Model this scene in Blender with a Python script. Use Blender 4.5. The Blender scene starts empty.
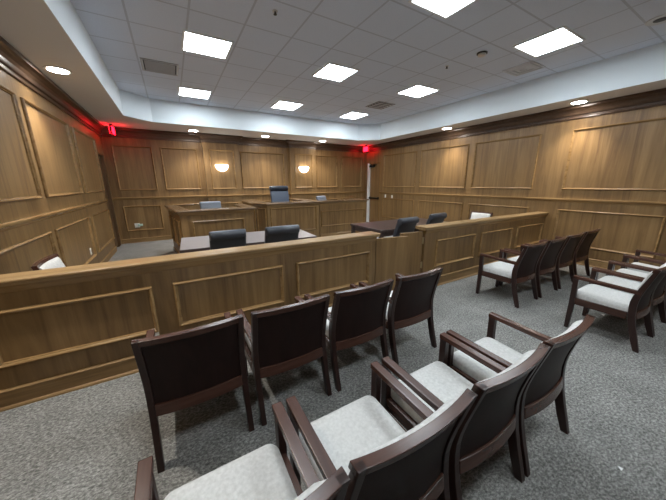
import bpy, bmesh, math, random
from mathutils import Vector, Matrix
random.seed(4)
S = bpy.context.scene
COL = S.collection
PI = math.pi

# ------------------------------------------------------------------ room dimensions (metres)
XL, XR = -1.402, 7.075          # left and right walls
YB, YF = 9.359, -2.7             # back wall, wall behind the viewer
ZS, ZC = 3.092, 3.598           # soffit and tray ceiling
TXL, TXR, TYB, TYF = -0.686, 6.366, 8.09, -1.43
WELL = .04                      # raised floor beyond the railing   # tray edges
DOOR_Y0, DOOR_Y1, DOOR_Z = 8.40, 9.20, 2.44         # right door opening
DLY0, DLY1 = 8.47, 9.20                             # left door opening

# ------------------------------------------------------------------ materials
def new_mat(name):
    m = bpy.data.materials.new(name); m.use_nodes = True
    nt = m.node_tree
    return m, nt, nt.nodes['Principled BSDF']

def plain(name, col, rough=.5, metal=0.0, spec=.5):
    m, nt, b = new_mat(name)
    b.inputs['Base Color'].default_value = (*col, 1)
    b.inputs['Roughness'].default_value = rough
    b.inputs['Metallic'].default_value = metal
    b.inputs['Specular IOR Level'].default_value = spec
    return m

def N(nt, t, **kw):
    n = nt.nodes.new(t)
    for k, v in kw.items(): setattr(n, k, v)
    return n

def wood(name, axis, dark, mid, light, rough=.38, plank=None, contrast=1.0, spec=.45):
    """veneer with the grain running along one axis; plank = (axis letters, width) for veneer leaves"""
    m, nt, b = new_mat(name)
    tc = N(nt, 'ShaderNodeTexCoord')
    mp = N(nt, 'ShaderNodeMapping')
    sc = {'x': (.9, 15, 15), 'y': (15, .9, 15), 'z': (15, 15, .9)}[axis]
    mp.inputs['Scale'].default_value = sc
    nt.links.new(tc.outputs['Object'], mp.inputs['Vector'])
    n1 = N(nt, 'ShaderNodeTexNoise'); n1.inputs['Scale'].default_value = .55
    n1.inputs['Detail'].default_value = 6; n1.inputs['Roughness'].default_value = .62
    n1.inputs['Distortion'].default_value = 1.3
    nt.links.new(mp.outputs['Vector'], n1.inputs['Vector'])
    n2 = N(nt, 'ShaderNodeTexNoise'); n2.inputs['Scale'].default_value = 3.6
    n2.inputs['Detail'].default_value = 3
    nt.links.new(mp.outputs['Vector'], n2.inputs['Vector'])
    mixn = N(nt, 'ShaderNodeMath', operation='MULTIPLY_ADD')
    nt.links.new(n2.outputs['Fac'], mixn.inputs[0]); mixn.inputs[1].default_value = .20
    nt.links.new(n1.outputs['Fac'], mixn.inputs[2])
    last = mixn.outputs[0]
    if plank:
        sep = N(nt, 'ShaderNodeSeparateXYZ'); nt.links.new(tc.outputs['Object'], sep.inputs[0])
        add = N(nt, 'ShaderNodeMath', operation='ADD')
        nt.links.new(sep.outputs['X'], add.inputs[0]); nt.links.new(sep.outputs['Y'], add.inputs[1])
        dv = N(nt, 'ShaderNodeMath', operation='DIVIDE'); dv.inputs[1].default_value = plank
        nt.links.new(add.outputs[0], dv.inputs[0])
        fl = N(nt, 'ShaderNodeMath', operation='FLOOR'); nt.links.new(dv.outputs[0], fl.inputs[0])
        wn = N(nt, 'ShaderNodeTexWhiteNoise', noise_dimensions='1D')
        nt.links.new(fl.outputs[0], wn.inputs['W'])
        ma = N(nt, 'ShaderNodeMath', operation='MULTIPLY_ADD')
        nt.links.new(wn.outputs['Value'], ma.inputs[0]); ma.inputs[1].default_value = .18
        nt.links.new(last, ma.inputs[2])
        sb = N(nt, 'ShaderNodeMath', operation='SUBTRACT'); nt.links.new(ma.outputs[0], sb.inputs[0])
        sb.inputs[1].default_value = .09
        last = sb.outputs[0]
    cr = N(nt, 'ShaderNodeValToRGB')
    e = cr.color_ramp.elements
    e[0].position = .59 - .29*contrast; e[0].color = (*dark, 1)
    e[1].position = .59 + .29*contrast; e[1].color = (*light, 1)
    x = e.new(.58); x.color = (*mid, 1)
    nt.links.new(last, cr.inputs['Fac'])
    nt.links.new(cr.outputs['Color'], b.inputs['Base Color'])
    b.inputs['Roughness'].default_value = rough
    b.inputs['Specular IOR Level'].default_value = spec
    bp = N(nt, 'ShaderNodeBump'); bp.inputs['Strength'].default_value = .25; bp.inputs['Distance'].default_value = .0006
    nt.links.new(last, bp.inputs['Height']); nt.links.new(bp.outputs['Normal'], b.inputs['Normal'])
    return m

OD, OM, OL = (.105, .056, .021), (.205, .119, .046), (.285, .175, .074)
M = {}
M['oak_v'] = wood('oak_veneer_vertical', 'z', OD, OM, OL, .40, plank=.43)
M['oak_x'] = wood('oak_solid_along_x', 'x', OD, (.255, .152, .062), (.345, .222, .100), .27)
M['oak_y'] = wood('oak_solid_along_y', 'y', OD, (.255, .152, .062), (.345, .222, .100), .27)
M['oak_cap'] = wood('oak_cap_rail', 'x', OD, (.300, .190, .085), (.390, .260, .126), .32)
M['oak_ledge'] = wood('dark_oak_ledge', 'x', (.085, .046, .022), (.150, .088, .042), (.205, .128, .066), .25)
M['oak_base'] = wood('oak_base_solid', 'x', OD, (.262, .158, .067), (.350, .225, .104), .48, spec=.25)
M['oak_z'] = wood('oak_solid_along_z', 'z', OD, (.255, .152, .062), (.345, .222, .100), .27)
MD, MM, ML = (.014, .0058, .0045), (.025, .0100, .0075), (.042, .0180, .0130)
M['mahog'] = wood('dark_mahogany', 'z', MD, MM, ML, .33)
M['mahog_y_lit'] = wood('mahogany_arm_highlight', 'y', MD, (.066, .0280, .0190), (.105, .048, .033), .26)  # lighter than the legs: gloss highlight on the arms put into the colour
M['mahog_x_lit'] = wood('mahogany_rail_highlight', 'x', MD, (.066, .0280, .0190), (.105, .048, .033), .26)  # top rail's reflected sheen painted in by a paler wood tone
M['backveneer'] = wood('dark_back_veneer', 'z', (.011, .0048, .0040), (.017, .0072, .0058), (.025, .0110, .0085), .48, spec=.2)
M['tabledark'] = wood('dark_table_laminate', 'x', (.046, .031, .029), (.064, .044, .041), (.086, .061, .057), .28)
M['tablepale'] = plain('pale_grey_laminate', (.29, .265, .265), .3)
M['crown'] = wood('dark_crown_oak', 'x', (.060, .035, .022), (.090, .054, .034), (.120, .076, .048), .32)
M['white_paint'] = plain('white_metal_paint', (.80, .82, .82), .45)
M['plate'] = plain('white_plastic', (.82, .80, .74), .4)
M['teal'] = plain('pale_adapter_plastic', (.45, .62, .55), .45)
M['black'] = plain('black_plastic', (.012, .012, .013), .45)
M['black_metal'] = plain('black_metal', (.02, .02, .021), .35, .6)
M['chrome'] = plain('brushed_steel', (.62, .62, .63), .28, 1)
M['brass'] = plain('satin_brass_hinge', (.62, .52, .33), .35, 1)
M['soffit'] = plain('soffit_paint', (.70, .69, .68), .9)
M['tray'] = plain('tray_paint', (.80, .88, .93), .9)
M['grille'] = plain('white_grille', (.62, .63, .66), .45)
M['vent_grey'] = plain('grey_vent_metal', (.42, .43, .46), .4)
M['grille_dark'] = plain('vent_interior', (.03, .03, .033), .8)
M['navy'] = plain('dark_navy_leather', (.011, .015, .026), .40)
M['slate'] = plain('slate_blue_leather', (.075, .095, .135), .4)
M['leather_sheen'] = plain('leather_painted_sheen', (.17, .19, .225), .42)  # light reflected off dark leather, painted in as an even grey
M['leather'] = plain('charcoal_leather', (.042, .047, .058), .36)
M['paper'] = plain('white_scrap', (.85, .85, .85), .7)
M['darkdoor'] = wood('dark_stained_oak', 'z', (.060, .034, .015), (.10, .056, .024), (.14, .08, .036), .5)

def fabric():
    m, nt, b = new_mat('pale_grey_upholstery')
    tc = N(nt, 'ShaderNodeTexCoord')
    n = N(nt, 'ShaderNodeTexNoise'); n.inputs['Scale'].default_value = 60; n.inputs['Detail'].default_value = 4
    nt.links.new(tc.outputs['Object'], n.inputs['Vector'])
    cr = N(nt, 'ShaderNodeValToRGB')
    cr.color_ramp.elements[0].position = .3; cr.color_ramp.elements[0].color = (.52, .52, .50, 1)
    cr.color_ramp.elements[1].position = .7; cr.color_ramp.elements[1].color = (.66, .66, .64, 1)
    nt.links.new(n.outputs['Fac'], cr.inputs['Fac']); nt.links.new(cr.outputs['Color'], b.inputs['Base Color'])
    b.inputs['Roughness'].default_value = .75
    bp = N(nt, 'ShaderNodeBump'); bp.inputs['Strength'].default_value = .15; bp.inputs['Distance'].default_value = .004
    nt.links.new(n.outputs['Fac'], bp.inputs['Height']); nt.links.new(bp.outputs['Normal'], b.inputs['Normal'])
    return m
M['fabric'] = fabric()

def carpet():
    m, nt, b = new_mat('grey_mottled_carpet')
    tc = N(nt, 'ShaderNodeTexCoord')
    mp = N(nt, 'ShaderNodeMapping'); mp.inputs['Scale'].default_value = (1, 1.5, 1)
    mp.inputs['Rotation'].default_value = (0, 0, .5)
    nt.links.new(tc.outputs['Object'], mp.inputs['Vector'])
    n1 = N(nt, 'ShaderNodeTexNoise'); n1.inputs['Scale'].default_value = 48; n1.inputs['Detail'].default_value = 6
    n1.inputs['Roughness'].default_value = .75; n1.inputs['Distortion'].default_value = .4
    n2 = N(nt, 'ShaderNodeTexNoise'); n2.inputs['Scale'].default_value = 3.5; n2.inputs['Detail'].default_value = 3
    nt.links.new(mp.outputs['Vector'], n1.inputs['Vector']); nt.links.new(mp.outputs['Vector'], n2.inputs['Vector'])
    ad = N(nt, 'ShaderNodeMath', operation='MULTIPLY_ADD'); ad.inputs[1].default_value = .12
    nt.links.new(n2.outputs['Fac'], ad.inputs[0]); nt.links.new(n1.outputs['Fac'], ad.inputs[2])
    cr = N(nt, 'ShaderNodeValToRGB'); e = cr.color_ramp.elements
    e[0].position = .42; e[0].color = (.098, .097, .091, 1)
    e[1].position = .70; e[1].color = (.42, .415, .39, 1)
    x = e.new(.55); x.color = (.208, .206, .194, 1)
    nt.links.new(ad.outputs[0], cr.inputs['Fac']); nt.links.new(cr.outputs['Color'], b.inputs['Base Color'])
    b.inputs['Roughness'].default_value = .95; b.inputs['Specular IOR Level'].default_value = .1
    bp = N(nt, 'ShaderNodeBump'); bp.inputs['Strength'].default_value = .5; bp.inputs['Distance'].default_value = .01
    nt.links.new(n1.outputs['Fac'], bp.inputs['Height']); nt.links.new(bp.outputs['Normal'], b.inputs['Normal'])
    return m
M['carpet'] = carpet()

def tiles():
    m, nt, b = new_mat('acoustic_tile_grid')
    tc = N(nt, 'ShaderNodeTexCoord'); sep = N(nt, 'ShaderNodeSeparateXYZ')
    nt.links.new(tc.outputs['Object'], sep.inputs[0])
    outs = []
    for ax, off, pitch in (('X', .43, .6275), ('Y', 2.055, .6345)):
        s = N(nt, 'ShaderNodeMath', operation='SUBTRACT'); s.inputs[1].default_value = off - 40*pitch + pitch/2
        nt.links.new(sep.outputs[ax], s.inputs[0])
        d = N(nt, 'ShaderNodeMath', operation='MODULO'); d.inputs[1].default_value = pitch
        nt.links.new(s.outputs[0], d.inputs[0])
        c = N(nt, 'ShaderNodeMath', operation='SUBTRACT'); c.inputs[1].default_value = pitch/2
        nt.links.new(d.outputs[0], c.inputs[0])
        a = N(nt, 'ShaderNodeMath', operation='ABSOLUTE'); nt.links.new(c.outputs[0], a.inputs[0])
        l = N(nt, 'ShaderNodeMath', operation='LESS_THAN'); l.inputs[1].default_value = .012
        nt.links.new(a.outputs[0], l.inputs[0]); outs.append(l)
    mx = N(nt, 'ShaderNodeMath', operation='MAXIMUM')
    nt.links.new(outs[0].outputs[0], mx.inputs[0]); nt.links.new(outs[1].outputs[0], mx.inputs[1])
    n = N(nt, 'ShaderNodeTexNoise'); n.inputs['Scale'].default_value = 90; n.inputs['Detail'].default_value = 3
    nt.links.new(tc.outputs['Object'], n.inputs['Vector'])
    cr = N(nt, 'ShaderNodeValToRGB')
    cr.color_ramp.elements[0].position = .3; cr.color_ramp.elements[0].color = (.64, .70, .82, 1)
    cr.color_ramp.elements[1].position = .7; cr.color_ramp.elements[1].color = (.70, .76, .87, 1)
    nt.links.new(n.outputs['Fac'], cr.inputs['Fac'])
    mix = N(nt, 'ShaderNodeMix', data_type='RGBA')
    nt.links.new(mx.outputs[0], mix.inputs[0]); nt.links.new(cr.outputs['Color'], mix.inputs[6])
    mix.inputs[7].default_value = (.50, .54, .63, 1)
    nt.links.new(mix.outputs[2], b.inputs['Base Color'])
    b.inputs['Roughness'].default_value = .9
    return m
M['tiles'] = tiles()

def emit(name, col, strength):
    m, nt, b = new_mat(name)
    b.inputs['Base Color'].default_value = (*col, 1)
    b.inputs['Emission Color'].default_value = (*col, 1)
    b.inputs['Emission Strength'].default_value = strength
    return m
PANEL_E, CAN_E = 11.0, 30.0
M['panel_light'] = emit('led_panel_diffuser', (.87, .945, 1.0), PANEL_E)
M['can_light'] = emit('downlight_lens', (1.0, .95, .88), CAN_E)
M['sconce'] = emit('frosted_sconce_glass', (1.0, .95, .87), 5.0)
M['exit'] = emit('red_exit_sign_face', (1.0, .004, .014), 6.0)

# ------------------------------------------------------------------ mesh helpers
class MB:
    def __init__(s): s.v, s.f = [], []
    def add(s, vs, fs):
        o = len(s.v); s.v += [tuple(p) for p in vs]; s.f += [tuple(i+o for i in f) for f in fs]; return s
    def box(s, x0, x1, y0, y1, z0, z1):
        v = [(x, y, z) for z in (z0, z1) for y in (y0, y1) for x in (x0, x1)]
        return s.add(v, [(0,2,3,1), (4,5,7,6), (0,1,5,4), (2,6,7,3), (0,4,6,2), (1,3,7,5)])
    def prism(s, poly, z0, z1):
        n = len(poly)
        v = [(x, y, z0) for x, y in poly] + [(x, y, z1) for x, y in poly]
        f = [tuple(reversed(range(n))), tuple(range(n, 2*n))] + [(i, (i+1) % n, n+(i+1) % n, n+i) for i in range(n)]
        return s.add(v, f)
    def loft(s, rings, cap=True, closed=False):
        n = len(rings[0]); v = [p for r in rings for p in r]; f = []
        R = len(rings)
        for k in range(R if closed else R-1):
            a, b = k*n, ((k+1) % R)*n
            for i in range(n): f.append((a+i, a+(i+1) % n, b+(i+1) % n, b+i))
        if cap and not closed: f += [tuple(reversed(range(n))), tuple(range((R-1)*n, R*n))]
        return s.add(v, f)
    def cyl(s, p0, p1, r0, r1=None, n=16):
        r1 = r0 if r1 is None else r1
        a, b = Vector(p0), Vector(p1); d = (b-a).normalized()
        u = d.orthogonal().normalized(); w = d.cross(u)
        ring = lambda c, r: [c + u*math.cos(2*PI*i/n)*r + w*math.sin(2*PI*i/n)*r for i in range(n)]
        return s.loft([ring(a, r0), ring(b, r1)])
    def lathe(s, prof, c=(0, 0, 0), n=24):
        rings = [[(c[0]+r*math.cos(2*PI*i/n), c[1]+r*math.sin(2*PI*i/n), c[2]+z) for i in range(n)] for r, z in prof]
        return s.loft(rings)
    def frame(s, o, u, v, w, u0, u1, v0, v1, prof):
        """mitred rectangular moulding on plane o + u,v; w = outward; prof = (inset, out) points"""
        o, u, v, w = map(Vector, (o, u, v, w)); rings = []
        for cu, cv, su, sv in ((u0, v0, 1, 1), (u1, v0, -1, 1), (u1, v1, -1, -1), (u0, v1, 1, -1)):
            rings.append([o + u*(cu+su*t) + v*(cv+sv*t) + w*h for t, h in prof])
        return s.loft(rings, closed=True)
    def obj(s, name, mat, parent=None, bevel=0, smooth=False, seg=2, subsurf=0):
        me = bpy.data.meshes.new(name); me.from_pydata(s.v, [], s.f)
        bm = bmesh.new(); bm.from_mesh(me)
        bmesh.ops.recalc_face_normals(bm, faces=bm.faces[:])
        if bevel:
            bmesh.ops.remove_doubles(bm, verts=bm.verts[:], dist=1e-5)
            es = [e for e in bm.edges if len(e.link_faces) == 2 and e.calc_face_angle(0) > .5]
            bmesh.ops.bevel(bm, geom=es, offset=bevel, segments=seg, profile=.5, affect='EDGES', clamp_overlap=True)
        bm.to_mesh(me); bm.free()
        me.materials.append(M[mat])
        if smooth:
            for p in me.polygons: p.use_smooth = True
            try: me.set_sharp_from_angle(angle=math.radians(40))
            except Exception: pass
        o = bpy.data.objects.new(name, me); COL.objects.link(o)
        if subsurf:
            md = o.modifiers.new('sub', 'SUBSURF'); md.levels = md.render_levels = subsurf
        if parent: o.parent = parent
        return o

def box(x0, x1, y0, y1, z0, z1): return MB().box(x0, x1, y0, y1, z0, z1)

def tag(o, label=None, cat=None, group=None, kind=None):
    for k, v in (('label', label), ('category', cat), ('group', group), ('kind', kind)):
        if v: o[k] = v
    return o
def empty(name, loc=(0, 0, 0), rz=0, label=None, cat=None, group=None):
    o = bpy.data.objects.new(name, None); COL.objects.link(o)
    o.empty_display_size = .1; o.location = loc; o.rotation_euler = (0, 0, rz)
    return tag(o, label, cat, group)
def kids(o): return [c for c in list(COL.objects) if c.parent == o]
def copy_tree(o, parent=None):
    ch = kids(o)
    c = o.copy(); COL.objects.link(c)
    if parent: c.parent = parent
    for k in ch: copy_tree(k, c)
    return c

# ------------------------------------------------------------------ camera
YAW, PITCH, ROLL, FPX, EYE = .52995, .24435, -.00635, 267.94, 1.66
fw = Vector((math.sin(YAW)*math.cos(PITCH), math.cos(YAW)*math.cos(PITCH), -math.sin(PITCH)))
rt = Vector((math.cos(YAW), -math.sin(YAW), 0)); up = rt.cross(fw)
r2 = rt*math.cos(ROLL) + up*math.sin(ROLL); u2 = -rt*math.sin(ROLL) + up*math.cos(ROLL)
cam = bpy.data.objects.new('camera', bpy.data.cameras.new('camera')); COL.objects.link(cam)
cam.matrix_world = Matrix(((r2.x, u2.x, -fw.x, 0), (r2.y, u2.y, -fw.y, 0), (r2.z, u2.z, -fw.z, EYE), (0, 0, 0, 1)))
cam.data.sensor_width = 36; cam.data.sensor_fit = 'HORIZONTAL'; cam.data.lens = FPX*36/666
cam.data.clip_start = .03; cam.data.clip_end = 60
S.camera = cam

# ------------------------------------------------------------------ room shell
T = .2
def structure(o): o['kind'] = 'structure'; return o
floor = structure(box(XL-T, XR+T, YF-T, YB+T, -.1, 0).obj('floor', 'carpet'))
structure(box(XL, XR, 2.80, YB, 0.0005, WELL).obj('floor_well', 'carpet'))
wl = structure(MB().box(XL-T, XL, YF-T, DLY0, 0, ZS).box(XL-T, XL, DLY0, DLY1, 2.41, ZS).box(XL-T, XL, DLY1, YB+T, 0, ZS).obj('wall_left', 'oak_v'))
wr = structure(MB().box(XR, XR+T, YF-T, DOOR_Y0, 0, ZS).box(XR, XR+T, DOOR_Y0, DOOR_Y1, DOOR_Z, ZS).box(XR, XR+T, DOOR_Y1, YB+T, 0, ZS).obj('wall_right', 'oak_v'))
wb = MB().box(XL, XR, YB, YB+T, 0, ZS)
PIL = ((.945, 1.965), (3.684, 4.643))
PD = .15
wb = structure(wb.obj('wall_back', 'oak_v'))
pil_objs = [box(a, b, YB-PD, YB, 0, ZS).obj('pilaster', 'oak_v', wb) for a, b in PIL]
wf = structure(box(XL, XR, YF-T, YF, 0, ZS).obj('wall_front', 'oak_v'))

# ceiling: soffit ring, tray sides and tiled tray ceiling
inner = [(TXL, TYF), (TXR, TYF), (TXR, 7.63), (5.76, TYB), (-.18, TYB), (TXL, 7.65)]
ceil = MB().prism([(x, y) for x, y in inner], ZC, ZC+.1)
ceiling = structure(ceil.obj('ceiling', 'tiles'))
ring = MB()
n = len(inner)
outer = [(XL-T, YF-T), (XR+T, YF-T), (XR+T, 7.63), (XR+T, YB+T), (XL-T, YB+T), (XL-T, 7.65)]
for i in range(n):
    j = (i+1) % n
    ring.add([(*inner[i], ZS), (*inner[j], ZS), (*outer[j], ZS), (*outer[i], ZS)], [(0, 1, 2, 3)])
soffit = structure(ring.obj('ceiling_soffit', 'soffit'))
side = MB()
for i in range(n):
    j = (i+1) % n
    side.add([(*inner[i], ZS), (*inner[j], ZS), (*inner[j], ZC+.02), (*inner[i], ZC+.02)], [(0, 1, 2, 3)])
structure(side.obj('ceiling_tray_side', 'tray'))

# swept trim along the wall plan (inside is on the right of the walking direction)
def plan_sweep(path, prof, closed=False):
    """returns rings of points, mitred"""
    P = [Vector((x, y)) for x, y in path]; m = len(P); rings = []
    for i in range(m):
        ds = []
        if i > 0 or closed: ds.append((P[i]-P[i-1]).normalized())
        if i < m-1 or closed: ds.append((P[(i+1) % m]-P[i]).normalized())
        ns = [Vector((d.y, -d.x)) for d in ds]
        b = ns[0] if len(ns) == 1 else (ns[0]+ns[1])/(1+ns[0].dot(ns[1]))
        rings.append([(P[i].x+b.x*o, P[i].y+b.y*o, z) for o, z in prof])
    return rings
back_path = [(XL, YB)]
for a, b in PIL: back_path += [(a, YB), (a, YB-PD), (b, YB-PD), (b, YB)]
back_path += [(XR, YB)]
loop = [(XL, YF)] + back_path + [(XR, YF)]
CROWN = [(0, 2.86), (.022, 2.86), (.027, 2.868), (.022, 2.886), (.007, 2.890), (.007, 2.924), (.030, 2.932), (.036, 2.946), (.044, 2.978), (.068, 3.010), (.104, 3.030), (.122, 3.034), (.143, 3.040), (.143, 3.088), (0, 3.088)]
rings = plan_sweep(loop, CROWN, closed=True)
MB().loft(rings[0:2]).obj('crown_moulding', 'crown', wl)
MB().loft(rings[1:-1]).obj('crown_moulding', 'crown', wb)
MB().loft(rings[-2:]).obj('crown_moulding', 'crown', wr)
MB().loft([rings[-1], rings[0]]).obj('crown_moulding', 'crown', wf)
RAIL = [(0, 1.245), (.012, 1.245), (.016, 1.262), (.028, 1.275), (.044, 1.288), (.046, 1.300), (.046, 1.312), (.034, 1.320), (0, 1.320)]
MB().loft(plan_sweep([(XL, YF), (XL, DLY0-.02)], RAIL)).obj('chair_rail', 'oak_y', wl)
MB().loft(plan_sweep(back_path, RAIL)).obj('chair_rail', 'oak_x', wb)
MB().loft(plan_sweep([(XR, DOOR_Y0-.03), (XR, YF)], RAIL)).obj('chair_rail', 'oak_y', wr)
MB().loft(plan_sweep([(XR, YF), (XL, YF)], RAIL)).obj('chair_rail', 'oak_x', wf)
BASE = [(0, 0), (.034, 0), (.034, .010), (.028, .020), (.018, .026), (.018, .134), (.026, .142), (.027, .152), (.018, .160), (0, .162)]
for nm, pth, mt in (('baseboard_left', [(XL, YF), (XL, DLY0-.02)], 'oak_base'), ('baseboard_back', back_path, 'oak_base'),
                    ('baseboard_right', [(XR, DOOR_Y0-.03), (XR, YF)], 'oak_base'), ('baseboard_front', [(XR, YF), (XL, YF)], 'oak_base')):
    structure(MB().loft(plan_sweep(pth, BASE)).obj(nm, mt))

MOULD = [(0, 0), (0, .014), (.004, .026), (.012, .032), (.020, .028), (.026, .016), (.034, .012), (.036, 0)]
UP, LO = (1.503, 2.667), (.357, 1.091)
def wall_panel(wall, side, a, b, z):
    if side == 'L': MB().frame((XL, 0, 0), (0, 1, 0), (0, 0, 1), (1, 0, 0), a, b, *z, MOULD).obj('panel_moulding', 'oak_y', wall)
    elif side == 'R': MB().frame((XR, 0, 0), (0, 1, 0), (0, 0, 1), (-1, 0, 0), a, b, *z, MOULD).obj('panel_moulding', 'oak_y', wall)
    elif side == 'P': MB().frame((0, YB-PD, 0), (1, 0, 0), (0, 0, 1), (0, -1, 0), a, b, *z, MOULD).obj('panel_moulding', 'oak_x', wall)
    else: MB().frame((0, YB, 0), (1, 0, 0), (0, 0, 1), (0, -1, 0), a, b, *z, MOULD).obj('panel_moulding', 'oak_x', wall)
for a, b in ((3.10, 4.69), (4.875, 6.505), (6.775, 8.41), (.93, 2.50), (-.85, .73)):
    wall_panel(wl, 'L', a, b, UP); wall_panel(wl, 'L', a, b, LO)
for a, b in ((6.585, 8.20), (4.765, 6.40), (3.09, 4.58), (1.035, 2.54), (-.72, .83)):
    wall_panel(wr, 'R', a, b, UP); wall_panel(wr, 'R', a, b, LO)
for a, b in ((-1.22, -.335), (-.137, .79), (2.045, 3.515), (4.785, 5.695), (5.895, 6.87)):
    wall_panel(wb, 'B', a, b, UP); wall_panel(wb, 'B', a, b, (.375, 1.075))
for a, b in ((1.10, 1.82), (3.86, 4.54)):
    wall_panel(wb, 'P', a, b, UP); wall_panel(wb, 'P', a, b, (.375, 1.075))

# doors in their reveals
D = .055
d1 = structure(empty('door_1'))
MB().box(XR+D, XR+D+.03, DOOR_Y0+.03, DOOR_Y1-.11, WELL+.01, DOOR_Z-.04).obj('door_leaf', 'oak_v', d1)
MB().box(XR-.012, XR+.199, DOOR_Y1-.11, DOOR_Y1-.001, WELL, DOOR_Z-.001).obj('white_jamb', 'white_paint', d1)
MB().box(XR-.006, XR+.199, DOOR_Y0+.001, DOOR_Y0+.03, WELL, DOOR_Z-.001).box(XR-.006, XR+.199, DOOR_Y0+.03, DOOR_Y1-.11, DOOR_Z-.04, DOOR_Z-.001).obj('door_frame', 'oak_z', d1)
bar = MB().box(XR+D-.05, XR+D, DOOR_Y0+.09, DOOR_Y0+.16, 1.01, 1.11).box(XR+D-.05, XR+D, DOOR_Y1-.20, DOOR_Y1-.13, 1.01, 1.11)
bar.box(XR+D-.075, XR+D-.045, DOOR_Y0+.06, DOOR_Y1-.13, 1.025, 1.09).obj('panic_bar', 'black_metal', d1, bevel=.006)
MB().box(XR+D-.06, XR+D, DOOR_Y0+.40, DOOR_Y0+.70, DOOR_Z-.16, DOOR_Z-.09).box(XR+D-.10, XR+D-.075, DOOR_Y0+.20, DOOR_Y0+.62, DOOR_Z-.085, DOOR_Z-.065).obj('door_closer', 'black_metal', d1, bevel=.005)
d2 = structure(empty('door_2'))
box(XL-D-.03, XL-D, DLY0+.03, DLY1-.03, WELL+.01, 2.38).obj('door_leaf', 'darkdoor', d2)
MB().box(XL-.199, XL+.006, DLY1-.04, DLY1-.001, 0, 2.409).box(XL-.199, XL+.006, DLY0+.001, DLY0+.04, 0, 2.409).box(XL-.199, XL+.006, DLY0+.04, DLY1-.04, 2.37, 2.409).obj('door_frame', 'darkdoor', d2)

# ------------------------------------------------------------------ ceiling fittings
def light_panel(x0, x1, y0, y1, label):
    cx, cy = (x0+x1)/2, (y0+y1)/2; hx, hy = (x1-x0)/2, (y1-y0)/2
    r = empty('ceiling_light', (cx, cy, ZC), 0, label, 'ceiling light', 'square ceiling light panels')
    MB().frame((0, 0, 0), (1, 0, 0), (0, 1, 0), (0, 0, -1), -hx-.012, hx+.012, -hy-.012, hy+.012, [(0, 0), (0, .016), (.026, .016), (.03, .004), (.03, 0)]).obj('frame', 'white_paint', r)
    box(-hx+.012, hx-.012, -hy+.012, hy-.012, -.009, -.001).obj('diffuser', 'panel_light', r)
LP = [((.40, 1.005), (4.465, 5.06), 'glowing square ceiling panel right of the louvred metal air grille'),
      ((.40, 1.01), (6.86, 7.46), 'glowing square ceiling panel at the far left, nearest the left tray corner'),
      ((2.515, 3.12), (2.0, 2.595), 'glowing square ceiling panel cut by the top edge of the photo'),
      ((2.515, 3.115), (4.38, 5.0), 'glowing square ceiling panel in the centre of the tray ceiling'),
      ((2.505, 3.13), (6.77, 7.44), 'glowing square ceiling panel at the far end of the middle column'),
      ((4.60, 5.25), (1.965, 2.565), 'glowing square ceiling panel at upper right beside the pale square diffuser'),
      ((4.585, 5.24), (4.375, 4.97), 'glowing square ceiling panel on the right just before the dark slotted vent'),
      ((4.62, 5.20), (6.78, 7.48), 'glowing square ceiling panel nearest the red exit sign on the right'),
      ((.40, 1.005), (2.0, 2.595), 'glowing square ceiling panel above the viewer, just outside the top of the photo'),
      ((.40, 1.005), (-.40, .2), 'glowing square ceiling panel behind the viewer, left column'),
      ((2.515, 3.12), (-.40, .2), 'glowing square ceiling panel behind the viewer, middle column'),
      ((4.60, 5.25), (-.40, .2), 'glowing square ceiling panel behind the viewer, right column')]
for (x0, x1), (y0, y1), lb in LP: light_panel(x0, x1, y0, y1, lb)

def downlight(x, y, label):
    r = empty('recessed_downlight', (x, y, ZS), 0, label, 'ceiling light', 'round downlights in the soffit')
    MB().lathe([(.112, -.002), (.138, -.002), (.138, -.008), (.117, -.012), (.112, -.010)], n=28).obj('trim_ring', 'white_paint', r, smooth=True)
    MB().lathe([(.001, -.004), (.111, -.004), (.106, -.010), (.001, -.012)], n=28).obj('lens', 'can_light', r, smooth=True)
    l = bpy.data.lights.new('downlight_beam', 'SPOT'); l.energy = 62; l.spot_size = math.radians(100); l.spot_blend = .8
    l.shadow_soft_size = .06; l.color = (1.0, .93, .83)
    lo = bpy.data.objects.new('downlight_beam', l); COL.objects.link(lo); lo.location = (0, 0, -.03); lo.parent = r
for x, y, lb in ((-1.06, 5.14, 'round bright downlight in the soffit over the left wall'),
                 (.716, 8.80, 'round downlight in the back soffit left of the left wall sconce'),
                 (2.72, 8.76, 'round downlight in the back soffit above the high-backed navy chair'),
                 (4.76, 8.79, 'round downlight in the back soffit just right of the right wall sconce'),
                 (6.67, 5.22, 'round downlight in the right soffit, the farther of the two there'),
                 (6.715, 2.41, 'round downlight in the right soffit, the nearer of the two there'),
                 (-1.06, 2.41, 'round downlight in the left soffit, out of the picture near the viewer')):
    downlight(x, y, lb)

def grille(name, cx, cy, w, label, dark):
    r = empty(name, (cx, cy, ZC), 0, label, 'air vent')
    h = w/2
    box(-h, h, -h, h, -.004, -.001).obj('backing', 'grille_dark' if dark else 'vent_grey', r)
    MB().frame((0, 0, 0), (1, 0, 0), (0, 1, 0), (0, 0, -1), -h, h, -h, h, [(0, 0), (0, .012), (.02, .016), (.034, .006), (.034, 0)]).obj('frame', 'grille' if not dark else 'vent_grey', r)
    return r, h
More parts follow.
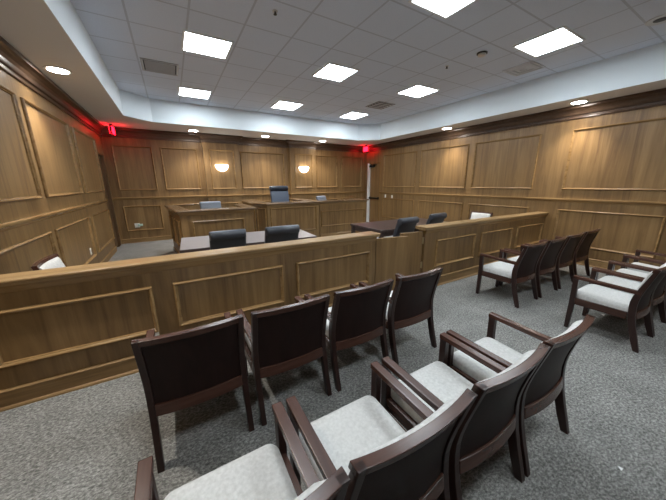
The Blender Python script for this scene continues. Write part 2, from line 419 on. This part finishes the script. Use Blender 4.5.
# square grille with rows of slanted louvres
r, h = grille('air_grille', .10, 5.96, .54, 'square metal air grille with dark slot beside the left ceiling lights', 1)
for k in range(9):
    y = -h+.075 + k*(2*h-.15)/8
    MB().add([(-h+.05, y-.010, -.004), (h-.05, y-.010, -.004), (h-.05, y+.010, -.014), (-h+.05, y+.010, -.014),
              (-h+.05, y-.006, -.003), (h-.05, y-.006, -.003), (h-.05, y+.014, -.012), (-h+.05, y+.014, -.012)],
             [(0, 1, 2, 3), (4, 7, 6, 5), (0, 4, 5, 1), (3, 2, 6, 7), (0, 3, 7, 4), (1, 5, 6, 2)]).obj('louvre', 'vent_grey', r)
r, h = grille('slot_vent', 4.91, 5.93, .54, 'ceiling vent with dark slots just right of the far middle light', 1)
for k in range(4):
    t = h-.05-.001; y = -t + (k+.5)*2*t/4
    box(-t, t, y-.020, y+.020, -.014, -.006).obj('blade', 'grille', r)
r, h = grille('square_diffuser', 5.62, 2.91, .48, 'pale square air diffuser beside the upper right light, near the tray side', 0)
for k in range(3):
    a = h-.06-k*.075
    MB().frame((0, 0, 0), (1, 0, 0), (0, 1, 0), (0, 0, -1), -a, a, -a, a, [(0, .003), (0, .01), (.058, .022), (.06, .015)]).obj('cone', 'grille', r)
r = empty('smoke_detector', (4.40, 2.92, ZC), 0, 'small dark round detector on the ceiling left of the upper right light', 'smoke detector')
MB().lathe([(.001, -.001), (.075, -.001), (.075, -.018), (.001, -.02)]).obj('base', 'black', r, smooth=True)
MB().lathe([(.055, -.018), (.06, -.024), (.05, -.045), (.001, -.05)]).obj('cap', 'chrome', r, smooth=True)
for x, y, lb in ((1.296, 3.504, 'tiny dark sprinkler head between the two upper left light panels'),
                 (4.341, 3.504, 'tiny dark sprinkler head left of the smoke detector')):
    r = empty('sprinkler_head', (x, y, ZC), 0, lb, 'sprinkler', 'ceiling sprinkler heads')
    MB().lathe([(.001, -.001), (.032, -.001), (.028, -.008), (.001, -.009)], n=16).obj('escutcheon', 'chrome', r, smooth=True)
    MB().lathe([(.001, -.008), (.011, -.008), (.011, -.03), (.02, -.033), (.02, -.037), (.001, -.038)], n=12).obj('nozzle', 'black', r, smooth=True)
r = empty('ceiling_speaker', (5.47, 1.30, ZC), 0, 'round ceiling speaker cut by the right edge of the photo', 'speaker')
MB().lathe([(.09, -.001), (.135, -.001), (.13, -.012), (.09, -.008)], n=32).obj('rim', 'grille', r, smooth=True)
MB().lathe([(.001, -.003), (.09, -.003), (.05, -.012), (.001, -.014)], n=32).obj('cone', 'black', r, smooth=True)

def exit_sign(x, y, rz, label):
    r = empty('exit_sign', (x, y, ZS), rz, label, 'exit sign', 'lit exit signs')
    MB().box(-.05, .05, -.03, .03, -.05, -.001).obj('canopy', 'black', r, bevel=.006)
    MB().box(-.15, .15, -.022, .022, -.235, -.05).obj('housing', 'black', r, bevel=.006)
    for s in (1, -1): box(-.142, .142, s*.0225, s*.029, -.228, -.057).obj('lit_face', 'exit', r)
exit_sign(-1.075, 8.86, PI/2-.05, 'red glowing exit sign hanging from the soffit in the left back corner')
exit_sign(6.80, 8.98, PI/2, 'red glowing exit sign hanging from the soffit by the white door frame on the right')

# half bowl wall sconces
def sconce(x, label):
    r = empty('wall_sconce', (x, YB-PD, 2.145), 0, label, 'wall lamp', 'half bowl wall sconces')
    R = .185; rings = []
    for k in range(8):
        a = k/7*PI/2*.97
        rr = R*math.cos(a); z = .08 - .19*math.sin(a)
        rings.append([(rr*math.cos(PI+PI*i/20), .85*rr*math.sin(PI+PI*i/20)-.012, z) for i in range(21)])
    MB().loft(rings).obj('glass_bowl', 'sconce', r, smooth=True)
    box(-.07, .07, -.012, -.001, -.08, .07).obj('back_plate', 'brass', r)
sconce(1.428, 'glowing half bowl wall sconce on the left oak pilaster')
sconce(4.195, 'glowing half bowl wall sconce on the right oak pilaster')

def plate(name, loc, axis, label, cat, w=.075, h=.115, kind='switch'):
    r = empty(name, loc, {'L': PI/2, 'R': -PI/2, 'B': 0}[axis], label, cat)
    cp = box(-w/2, w/2, -.008, -.001, -h/2, h/2).obj('cover_plate', 'plate', r, bevel=.002)
    if kind == 'switch': box(-.015, .015, -.013, -.007, -.03, .03).obj('rocker', 'white_paint', cp, bevel=.002)
    else:
        for z in (-.026, .026): box(-.017, .017, -.0105, -.0075, z-.017, z+.017).obj('socket', 'white_paint', cp, bevel=.003)
    return r
plate('light_switch', (XR, 8.05, 1.168), 'R', 'white light switch on the right wall, the one nearer the white door frame', 'switch')
plate('light_switch', (XR, 7.68, 1.16), 'R', 'white light switch on the right wall, the one farther from the door', 'switch')
r = plate('wall_outlet', (-.97, YB, .53), 'B', 'white outlet with a plugged-in adapter low on the back wall', 'outlet', .12, .12, 'outlet')
box(.02, .13, -.06, -.011, -.02, .035).obj('adapter', 'teal', r, bevel=.006)
plate('wall_outlet', (XL, 6.26, .495), 'L', 'small white outlet low on the left wall', 'outlet', kind='outlet')

# ------------------------------------------------------------------ oak railing (the bar) with swing gates
BY0, BY1, BZ = 2.745, 2.865, 1.011
CAP = [(2.717, .964), (2.708, .984), (2.698, .994), (2.698, 1.004), (2.704, 1.011), (2.906, 1.011), (2.912, 1.004), (2.912, .994), (2.902, .984), (2.893, .964)]
COVE = [(2.718, .965), (2.728, .946), (2.738, .910), (BY0, .905), (BY1, .905), (2.872, .910), (2.882, .946), (2.892, .965)]
def railing(x0, x1, panels, cap0, cap1, label):
    r = empty('oak_railing', ((x0+x1)/2, (BY0+BY1)/2, 0), 0, label, 'railing')
    ox, oy = r.location.x, r.location.y
    sh = lambda mb: (setattr(mb, 'v', [(x-ox, y-oy, z) for x, y, z in mb.v]), mb)[1]
    sh(box(x0, x1, BY0, BY1, 0, .91)).obj('body', 'oak_v', r)
    sh(MB().loft([[(x, y, z) for y, z in CAP] for x in (cap0, cap1)])).obj('cap_rail', 'oak_cap', r)
    sh(MB().loft([[(x, y, z) for y, z in COVE] for x in (x0, x1)])).obj('cove_moulding', 'oak_x', r)
    for y, s in ((BY0, -1), (BY1, 1)):
        prof = [(y+s*o, z) for o, z in BASE]
        sh(MB().loft([[(x, a, z) for a, z in prof] for x in (x0, x1)])).obj('base_moulding', 'oak_base', r)
        for a, b in panels:
            sh(MB().frame((0, y, 0), (1, 0, 0), (0, 0, 1), (0, s, 0), a, b, .340, .783, MOULD)).obj('panel_moulding', 'oak_x', r)
    return r
ra = railing(XL+.001, 2.275, ((-1.28, -.262), (-.103, .955), (1.115, 2.162)), XL+.001, 2.312, 'long panelled oak railing section running from the left wall to the gate')
rb = railing(3.236, XR-.001, ((3.50, 4.52), (4.69, 5.74), (5.925, 6.97)), 3.185, XR-.001, 'panelled oak railing section running from the gate to the right wall')
def gate(hx, hy, fx, fy, label, top, s, face):
    """s = +1: leaf runs from the hinge towards +x, -1: towards -x; face = side that shows the hinge knuckles"""
    dx, dy = s*(fx-hx), s*(fy-hy); L = math.hypot(dx, dy)
    r = empty('swing_gate', (hx, hy, 0), math.atan2(dy, dx), label, 'gate', 'oak swing gates in the railing')
    a, b = sorted((s*.006, s*L))
    leaf = MB().box(a, b, -.019, .019, .14, top).obj('leaf', 'oak_v', r, bevel=.003)
    for z in (.41, .80):
        MB().cyl((0, face*.024, z-.052), (0, face*.024, z+.052), .009, n=12).box(min(0, s*.016), max(0, s*.016), min(face*.019, face*.024), max(face*.019, face*.024), z-.05, z+.05).obj('hinge', 'brass', leaf)
gate(2.287, 2.772, 2.79, 2.672, 'left oak swing gate leaf with its free end nearer the chairs', .93, 1, 1)
gate(3.224, 2.785, 2.815, 2.843, 'right oak swing gate leaf with brass hinges on the right railing post', .94, -1, -1)
r = plate('wall_outlet', (-.305, BY0, .335), 'B', 'small white outlet low on the front of the long railing behind the first chair', 'outlet', kind='outlet', w=.07, h=.07)

# ------------------------------------------------------------------ guest chairs
def interp(tab, z):
    for (z0, y0), (z1, y1) in zip(tab, tab[1:]):
        if z <= z1: return y0 + (y1-y0)*(z-z0)/(z1-z0)
    return tab[-1][1]
REAR = [(0, 0.0), (.10, .027), (.19, .052), (.28, .073), (.36, .086), (.42, .091), (.47, .091), (.53, .083), (.60, .068), (.68, .047), (.75, .028), (.81, .012)]
yr = lambda z: interp(REAR, z)                     # rear edge of the rear leg
HW = .268
BOW = .024
CHAIR_SCALE = 1.062
def bow(x): return -BOW*(1-(x/(HW-.03))**2)
def slab(zs, y_off, thick, w, nx=14, zfun=None):
    """curved sheet that follows the back's rake and bow; offsets measured forward of the rear edge"""
    mb = MB(); rings = []
    for i in range(nx+1):
        x = -w + 2*w*i/nx
        b = bow(x)
        front = [(x, yr(z)+y_off+thick+b, z) for z in zs]
        back = [(x, yr(z)+y_off+b, z) for z in reversed(zs)]
        rings.append(front+back)
    return mb.loft(rings)
def make_guest_chair():
    r = empty('guest_chair')
    # rear legs / back posts
    for s in (-1, 1):
        rings = []
        for z, y in REAR:
            t = .040 if z < .1 else (.05 if z < .5 else .05-.02*(z-.5)/.31)
            x0, x1 = s*HW, s*(HW-.034)
            rings.append([(x0, y, z), (x1, y, z), (x1, y+t, z), (x0, y+t, z)])
        MB().loft(rings).obj('rear_leg', 'mahog', r, bevel=.003)
        # front leg
        rings = []
        for z, yf, t in ((0, .572, .036), (.30, .574, .046), (.565, .580, .046)):
            x0, x1 = s*HW, s*(HW-.036)
            rings.append([(x0, yf-t, z), (x1, yf-t, z), (x1, yf, z), (x0, yf, z)])
        MB().loft(rings).obj('front_leg', 'mahog', r, bevel=.003)
        # arm
        x0, x1 = s*(HW+.002), s*(HW-.044)
        rings = [[(x0, y, z-.032), (x1, y, z-.032), (x1, y, z), (x0, y, z)] for y, z in ((yr(.56)+.012, .580), (.30, .586), (.580, .597))]
        MB().loft(rings).obj('armrest', 'mahog_y_lit', r, bevel=.004)
    # seat frame: side, front and rear aprons
    f = MB()
    for s in (-1, 1): f.box(min(s*(HW-.006), s*(HW-.032)), max(s*(HW-.006), s*(HW-.032)), .14, .53, .285, .355)
    f.box(-HW+.034, HW-.034, .525, .55, .285, .355)
    f.box(-HW+.034, HW-.034, .15, .53, .30, .345)
    f.obj('seat_frame', 'mahog_y_lit', r, bevel=.002)
    # upholstered seat
    rings = []
    W = HW-.038; prof = [(.000, .350), (.0, .395), (.008, .412), (.026, .424), (.06, .428)]
    for ins, z in prof:
        a, y0, y1 = W-ins, .112+ins, .572-ins
        rr = max(.02, .045-ins*.3); pts = []
        for cx, cy, a0 in ((a-rr, y1-rr, 0), (-a+rr, y1-rr, PI/2), (-a+rr, y0+rr, PI), (a-rr, y0+rr, 1.5*PI)):
            for k in range(5):
                t = a0+k*PI/8
                yy = cy+rr*math.sin(t)
                pts.append((cx+rr*math.cos(t), yy, z - (.022*(1-(yy-.165)/.4) if z > .36 else 0)))
        rings.append(pts)
    MB().loft(rings).obj('seat_cushion', 'fabric', r, smooth=True)
    # back: veneer shell, upholstered front, top rail, bottom rail
    zs = [.372, .44, .50, .56, .62, .68, .74, .775]
    slab(zs, .010, .014, HW-.033).obj('back_shell', 'backveneer', r, smooth=True)
    zc = [.43, .44, .47, .53, .59, .65, .71, .755, .776, .781]
    mb = MB(); rings = []
    for i in range(15):
        x = -(HW-.038)+2*(HW-.038)*i/14; b = bow(x)
        e = min(1, (1-abs(x)/(HW-.038))*9+.45)
        th = [.012+.034*e*min(1, (z-.425)/.04, (.786-z)/.016+.1) for z in zc]
        rings.append([(x, yr(z)+.023+b+t, z) for z, t in zip(zc, th)] + [(x, yr(z)+.023+b, z) for z in reversed(zc)])
    mb.loft(rings).obj('back_cushion', 'fabric', r, smooth=True)
    slab([.774, .790, .806, .810], -.001, .038, HW).obj('top_rail', 'mahog_x_lit', r, bevel=.003)
    slab([.305, .33, .372], -.002, .030, HW-.033).obj('bottom_rail', 'mahog_x_lit', r, bevel=.003)
    for c in kids(r): c.data.transform(Matrix.Scale(CHAIR_SCALE, 4))
    return r
proto = make_guest_chair()
ROWS = []
for i, (x, lb) in enumerate(zip((.000, .622, 1.247, 1.884), (
        'dark guest chair at the left end of the row facing the long oak railing',
        'dark guest chair second from left in the row facing the long oak railing',
        'dark guest chair third from left in the row facing the long oak railing',
        'dark guest chair at the gate end of the row facing the long oak railing'))):
    ROWS.append((x, 1.575, 0, lb, 'guest chairs facing the long railing'))
for i, (x, lb) in enumerate(zip((.042, .638, 1.250, 1.845), (
        'nearest guest chair in the bottom left of the photo, pale seat cut by the frame',
        'foreground guest chair second from left, whole pale seat between two pairs of arms',
        'foreground guest chair second from the aisle, seen over its curved brown top rail',
        'foreground guest chair at the aisle end of the nearest row, open carpet to its right'))):
    ROWS.append((x, .455, 0, lb, 'guest chairs of the nearest row'))
for i, (x, lb) in enumerate(zip((4.122, 4.765, 5.41, 6.06), (
        'guest chair at the aisle end of the row by the right railing',
        'guest chair second from the aisle in the row by the right railing',
        'guest chair third from the aisle in the row by the right railing',
        'guest chair nearest the right wall in the row by the right railing'))):
    ROWS.append((x, 1.603, 0, lb, 'guest chairs by the right railing'))
for i, (x, lb) in enumerate(zip((4.075, 4.655, 5.245, 5.84), (
        'guest chair at the aisle end of the right rear row',
        'guest chair second from the aisle in the right rear row',
        'guest chair third from the aisle in the right rear row',
        'guest chair farthest from the aisle in the right rear row, near the right wall'))):
    ROWS.append((x, .480, 0, lb, 'guest chairs of the right rear row'))
ROWS.append((-1.275, 3.87, -PI/2, 'guest chair against the left wall beyond the railing, only its pale back showing', 'guest chairs inside the railing'))
ROWS.append((7.01, 4.13, PI/2, 'guest chair against the right wall beyond the railing, pale back in a dark frame', 'guest chairs inside the railing'))
for i, (x, y, rz, lb, g) in enumerate(ROWS):
    o = proto if i == 0 else copy_tree(proto)
    o.location = (x, y, WELL if 'inside' in g else 0); o.rotation_euler = (0, 0, rz); tag(o, lb, 'chair', g)

# ------------------------------------------------------------------ counsel tables
def table(x0, x1, y0, y1, rz, label, top='tabledark'):
    cx, cy = (x0+x1)/2, (y0+y1)/2; hx, hy = (x1-x0)/2, (y1-y0)/2
    r = empty('counsel_table', (cx, cy, WELL), rz, label, 'table', 'dark counsel tables')
    MB().box(-hx, hx, -hy, hy, .70, .737).obj('table_edge', 'tabledark', r, bevel=.003)
    box(-hx+.006, hx-.006, -hy+.006, hy-.006, .7365, .74).obj('table_top', top, r)
    for sx in (-1, 1):
        for sy in (-1, 1):
            a, b = sx*(hx-.05), sy*(hy-.05)
            box(a-.035, a+.035, b-.035, b+.035, 0, .699).obj('leg', 'tabledark', r, bevel=.003)
    MB().box(-hx+.09, hx-.09, hy-.07, hy-.045, .60, .699).box(-hx+.09, hx-.09, -hy+.045, -hy+.07, .60, .699).box(-hx+.045, -hx+.07, -hy+.09, hy-.09, .60, .699).box(hx-.07, hx-.045, -hy+.09, hy-.09, .60, .699).obj('apron', 'tabledark', r)
table(.01, 2.08, 4.09, 5.08, -.05, 'long counsel table with pale grey top behind the long railing', 'tablepale')
table(3.34, 5.4, 3.88, 4.93, 0, 'dark counsel table behind the gate on the right')

# ------------------------------------------------------------------ leather chairs
def leather_chair(name, loc, rz, w, h, mat, label, group=None, recline=.12, roll=None):
    r = empty(name, (loc[0], loc[1], loc[2]+WELL), rz, label, 'chair', group)
    k = w/.48
    # rolled-top backrest: side profile (y, z), y+ is the front
    zb = .50; H = h-zb
    prof = []
    for t in range(9):
        z = zb + H*.90*t/8; y = -.22 - recline*(t/8) + .03*math.sin(PI*t/8)
        prof.append((y+.045, z))
    yt, zt = prof[-1]
    yc = yt-.055; R = .062
    for t in range(9):
        a = .1+ (PI*1.25)*t/8
        prof.append((yc+R*math.cos(a), h-R+R*math.sin(a)))
    for t in range(8, -1, -1):
        z = zb + H*.80*t/8; y = -.22 - recline*(t/8*.9) + .03*math.sin(PI*t/8)
        prof.append((y-.035, z))
    rings = []
    hw = w/2
    for x, sc in ((-hw, .5), (-hw+.012, .86), (-hw+.035, 1), (0, 1.03), (hw-.035, 1), (hw-.012, .86), (hw, .5)):
        cy = sum(p[0] for p in prof)/len(prof); cz = (zb+h)/2
        ring = []
        for (y, z) in prof:
            # shrink toward the mid-line of the back at the edges
            tz = min(1, max(0, (z-zb)/H)); ym = -.22-recline*tz*.95
            ring.append((x, ym+(y-ym)*sc, cz+(z-cz)*(1-(1-sc)*.06)))
        rings.append(ring)
    MB().loft(rings).obj('backrest', mat, r, smooth=True)
    if roll:
        rr = []
        for x, sc in ((-hw+.004, .55), (-hw+.02, .9), (-hw+.05, 1), (hw-.05, 1), (hw-.02, .9), (hw-.004, .55)):
            rr.append([(x, -.22-recline*.9+.045+.062*sc*math.cos(2*PI*k/16), h-.075+.085*sc*math.sin(2*PI*k/16)) for k in range(16)])
        MB().loft(rr).obj('headrest', roll, r, smooth=True)
    rings = []
    for z, ins in ((.425, .03), (.435, .008), (.47, 0), (.495, .012), (.505, .05)):
        a, y0, y1 = hw-ins, -.22+ins, .26-ins; rr = .06; pts = []
        for cx, cy, a0 in ((a-rr, y1-rr, 0), (-a+rr, y1-rr, PI/2), (-a+rr, y0+rr, PI), (a-rr, y0+rr, 1.5*PI)):
            for q in range(5): pts.append((cx+rr*math.cos(a0+q*PI/8), cy+rr*math.sin(a0+q*PI/8), z))
        rings.append(pts)
    MB().loft(rings).obj('seat', mat, r, smooth=True)
    MB().box(-.10, .10, -.14, .10, .40, .425).obj('seat_plate', 'black', r)
    MB().box(-.045, .045, -.255, -.11, .395, .415).box(-.045, .045, -.262, -.235, .395, .56).obj('back_bracket', 'black', r)
    MB().lathe([(.001, .07), (.045, .07), (.04, .13), (.028, .14), (.028, .30), (.02, .31), (.02, .40), (.001, .40)]).obj('gas_column', 'black', r, smooth=True)
    st = MB()
    for q in range(5):
        a = 2*PI*q/5+.3; c, s = math.cos(a), math.sin(a)
        A = lambda rad, wd, z: (rad*c-wd*s, rad*s+wd*c, z)
        st.loft([[A(.02, -.025, .07), A(.02, .025, .07), A(.02, .025, .115), A(.02, -.025, .115)],
                 [A(.29, -.016, .062), A(.29, .016, .062), A(.29, .016, .085), A(.29, -.016, .085)]])
    sb = st.obj('star_base', 'black', r)
    for q in range(5):
        a = 2*PI*q/5+.3; c, s = math.cos(a), math.sin(a)
        x, y = .275*c, .275*s
        MB().cyl((x+.022*s, y-.022*c, .029), (x-.022*s, y+.022*c, .029), .029, n=14).cyl((x, y, .03), (x, y, .064), .008, n=8).obj('caster', 'black', sb)
    return r
G = 'charcoal leather chairs at the counsel tables'
leather_chair('leather_chair', (.545, 3.90, 0), .0, .44, 1.055, 'leather', 'charcoal rolled-top leather chair at the left table, the one nearer the left wall', G)
leather_chair('leather_chair', (1.27, 3.90, 0), .0, .49, 1.05, 'leather', 'charcoal rolled-top leather chair at the right end of the left table', G)
leather_chair('leather_chair', (3.35, 3.585, 0), .08, .46, 1.055, 'leather', 'charcoal leather chair directly behind the gate at the right table', G)
leather_chair('leather_chair', (4.34, 3.78, 0), .08, .46, 1.05, 'leather', 'charcoal leather chair at the right table, seen over the right railing', G)

# ------------------------------------------------------------------ bench, clerk desk and witness desk
def offset_poly(path, d):
    rings = plan_sweep(path, [(d, 0)]); return [(r[0][0], r[0][1]) for r in rings]
def ribbon(path, d0, d1, z0, z1):
    """wall that follows an open path; d measured to the right of the walking direction"""
    a, b = offset_poly(path, d0), offset_poly(path, d1)
    m = len(path); mb = MB()
    rings = [[(*a[i], z0), (*b[i], z0), (*b[i], z1), (*a[i], z1)] for i in range(m)]
    return mb.loft(rings)
def desk(name, path, ztop, ledge, label, cat, panels, plat, inner_z):
    """path runs left-back -> front -> right-back, so the outside (camera side) is on its right"""
    c = Vector((sum(p[0] for p in path)/len(path), sum(p[1] for p in path)/len(path)))
    r = empty(name, (c.x, c.y, WELL), 0, label, cat); ztop -= WELL; inner_z -= WELL
    pth = [(x-c.x, y-c.y) for x, y in path]
    ribbon(pth, -.05, 0, 0, ztop-.04).obj('body', 'oak_v', r)
    nose = [(.055, ztop-.040), (.07, ztop-.032), (.075, ztop-.02), (.07, ztop-.004), (.064, ztop), (-ledge, ztop), (-ledge, ztop-.04)]
    MB().loft(plan_sweep(pth, nose)).obj('ledge_top', 'oak_ledge', r)
    MB().loft(plan_sweep(pth, [(0, ztop-.11), (.008, ztop-.11), (.012, ztop-.09), (.024, ztop-.07), (.034, ztop-.04), (0, ztop-.04)])).obj('cove_moulding', 'oak_x', r)
    MB().loft(plan_sweep(pth, [(0, 0), (.02, 0), (.02, .085), (.01, .1), (0, .1)])).obj('base_moulding', 'oak_x', r)
    for seg, t0, t1, z0, z1 in panels:
        a, b = Vector(pth[seg]), Vector(pth[seg+1]); d = (b-a).normalized(); L = (b-a).length
        nrm = Vector((d.y, -d.x))
        MB().frame((a.x, a.y, 0), (d.x, d.y, 0), (0, 0, 1), (nrm.x, nrm.y, 0), t0*L, t1*L, z0-WELL, z1-WELL, MOULD).obj('panel_moulding', 'oak_x', r)
    # writing surface inside
    ribbon(pth[1:-1] if len(pth) > 3 else pth[:2], -max(ledge+.12, .5), -.051, inner_z-.03, inner_z).obj('work_surface', 'oak_x', r)
    if plat:
        x0, x1, y0, y1, z = plat
        box(x0-c.x, x1-c.x, y0-c.y, y1-c.y, .001, z-WELL).obj('platform', 'carpet', r)
    return r
desk('clerk_desk', [(-.13, 7.72), (.075, 5.97), (1.465, 5.97), (1.48, 7.15)], 1.165, .18,
     'oak clerk desk with raised ledge at left, behind the long counsel table', 'desk',
     ((1, .14, .86, .36, .945), (0, .10, .42, .36, .945), (0, .50, .90, .36, .945), (2, .1, .85, .36, .945)), (.13, 1.40, 6.06, 8.3, .25), .90)
desk('judge_bench', [(1.88, 8.8), (1.85, 7.20), (2.05, 6.8), (3.537, 6.8), (3.62, 7.20), (3.62, 8.8)], 1.172, .34,
     'tall oak judge bench in the middle below the right wall sconce', 'judge bench',
     ((2, .045, .94, .375, 1.045), (1, .12, .88, .375, 1.045), (0, .55, .95, .375, 1.045)), (1.95, 3.56, 7.30, YB-.16, .42), 1.03)
desk('witness_desk', [(3.74, 7.15), (5.46, 7.15), (5.46, 8.2)], 1.150, .22,
     'oak witness desk to the right of the judge bench, before the back wall', 'desk',
     ((0, .025, .965, .375, .85), (1, .1, .9, .375, .85)), (3.74, 5.40, 7.22, 8.9, .25), .90)
leather_chair('judge_chair', (2.92, 8.02, .38), PI, .58, 1.165, 'slate', 'high-backed dark navy leather chair behind the judge bench', roll='navy')
leather_chair('leather_chair', (.74, 6.65, .21), PI, .45, 1.015, 'leather_sheen', 'leather chair back with sheen painted grey showing above the clerk desk', None, .06)
leather_chair('leather_chair', (4.40, 7.82, .21), PI+.3, .40, 1.00, 'leather_sheen', 'leather chair back with sheen painted grey showing above the witness desk', None, .10)

# scraps on the carpet
for x, y, s, lb in ((4.555, .951, .02, 'tiny white scrap on the carpet under the right rear row'),
                    (2.087, .201, .012, 'tiny white speck on the open carpet right of the nearest row')):
    o = MB().add([(-s, -s*.6, .002), (s*.8, -s*.8, .006), (s, s*.5, .003), (-s*.3, s*.9, .012), (-s, -s*.6, .0035), (s*.8, -s*.8, .0075), (s, s*.5, .0045), (-s*.3, s*.9, .0135)],
                 [(0, 1, 2, 3), (4, 7, 6, 5), (0, 4, 5, 1), (1, 5, 6, 2), (2, 6, 7, 3), (3, 7, 4, 0)]).obj('paper_scrap', 'paper')
    o.location = (x, y, 0); tag(o, lb, 'scrap')

# ------------------------------------------------------------------ world and view
w = bpy.data.worlds.new('world'); S.world = w; w.use_nodes = True
w.node_tree.nodes['Background'].inputs[0].default_value = (.5, .55, .6, 1)
w.node_tree.nodes['Background'].inputs[1].default_value = .05
vs = S.view_settings
vs.view_transform = 'Standard'; vs.look = 'None'; vs.gamma = 1; vs.use_curve_mapping = False
vs.exposure = 1.46
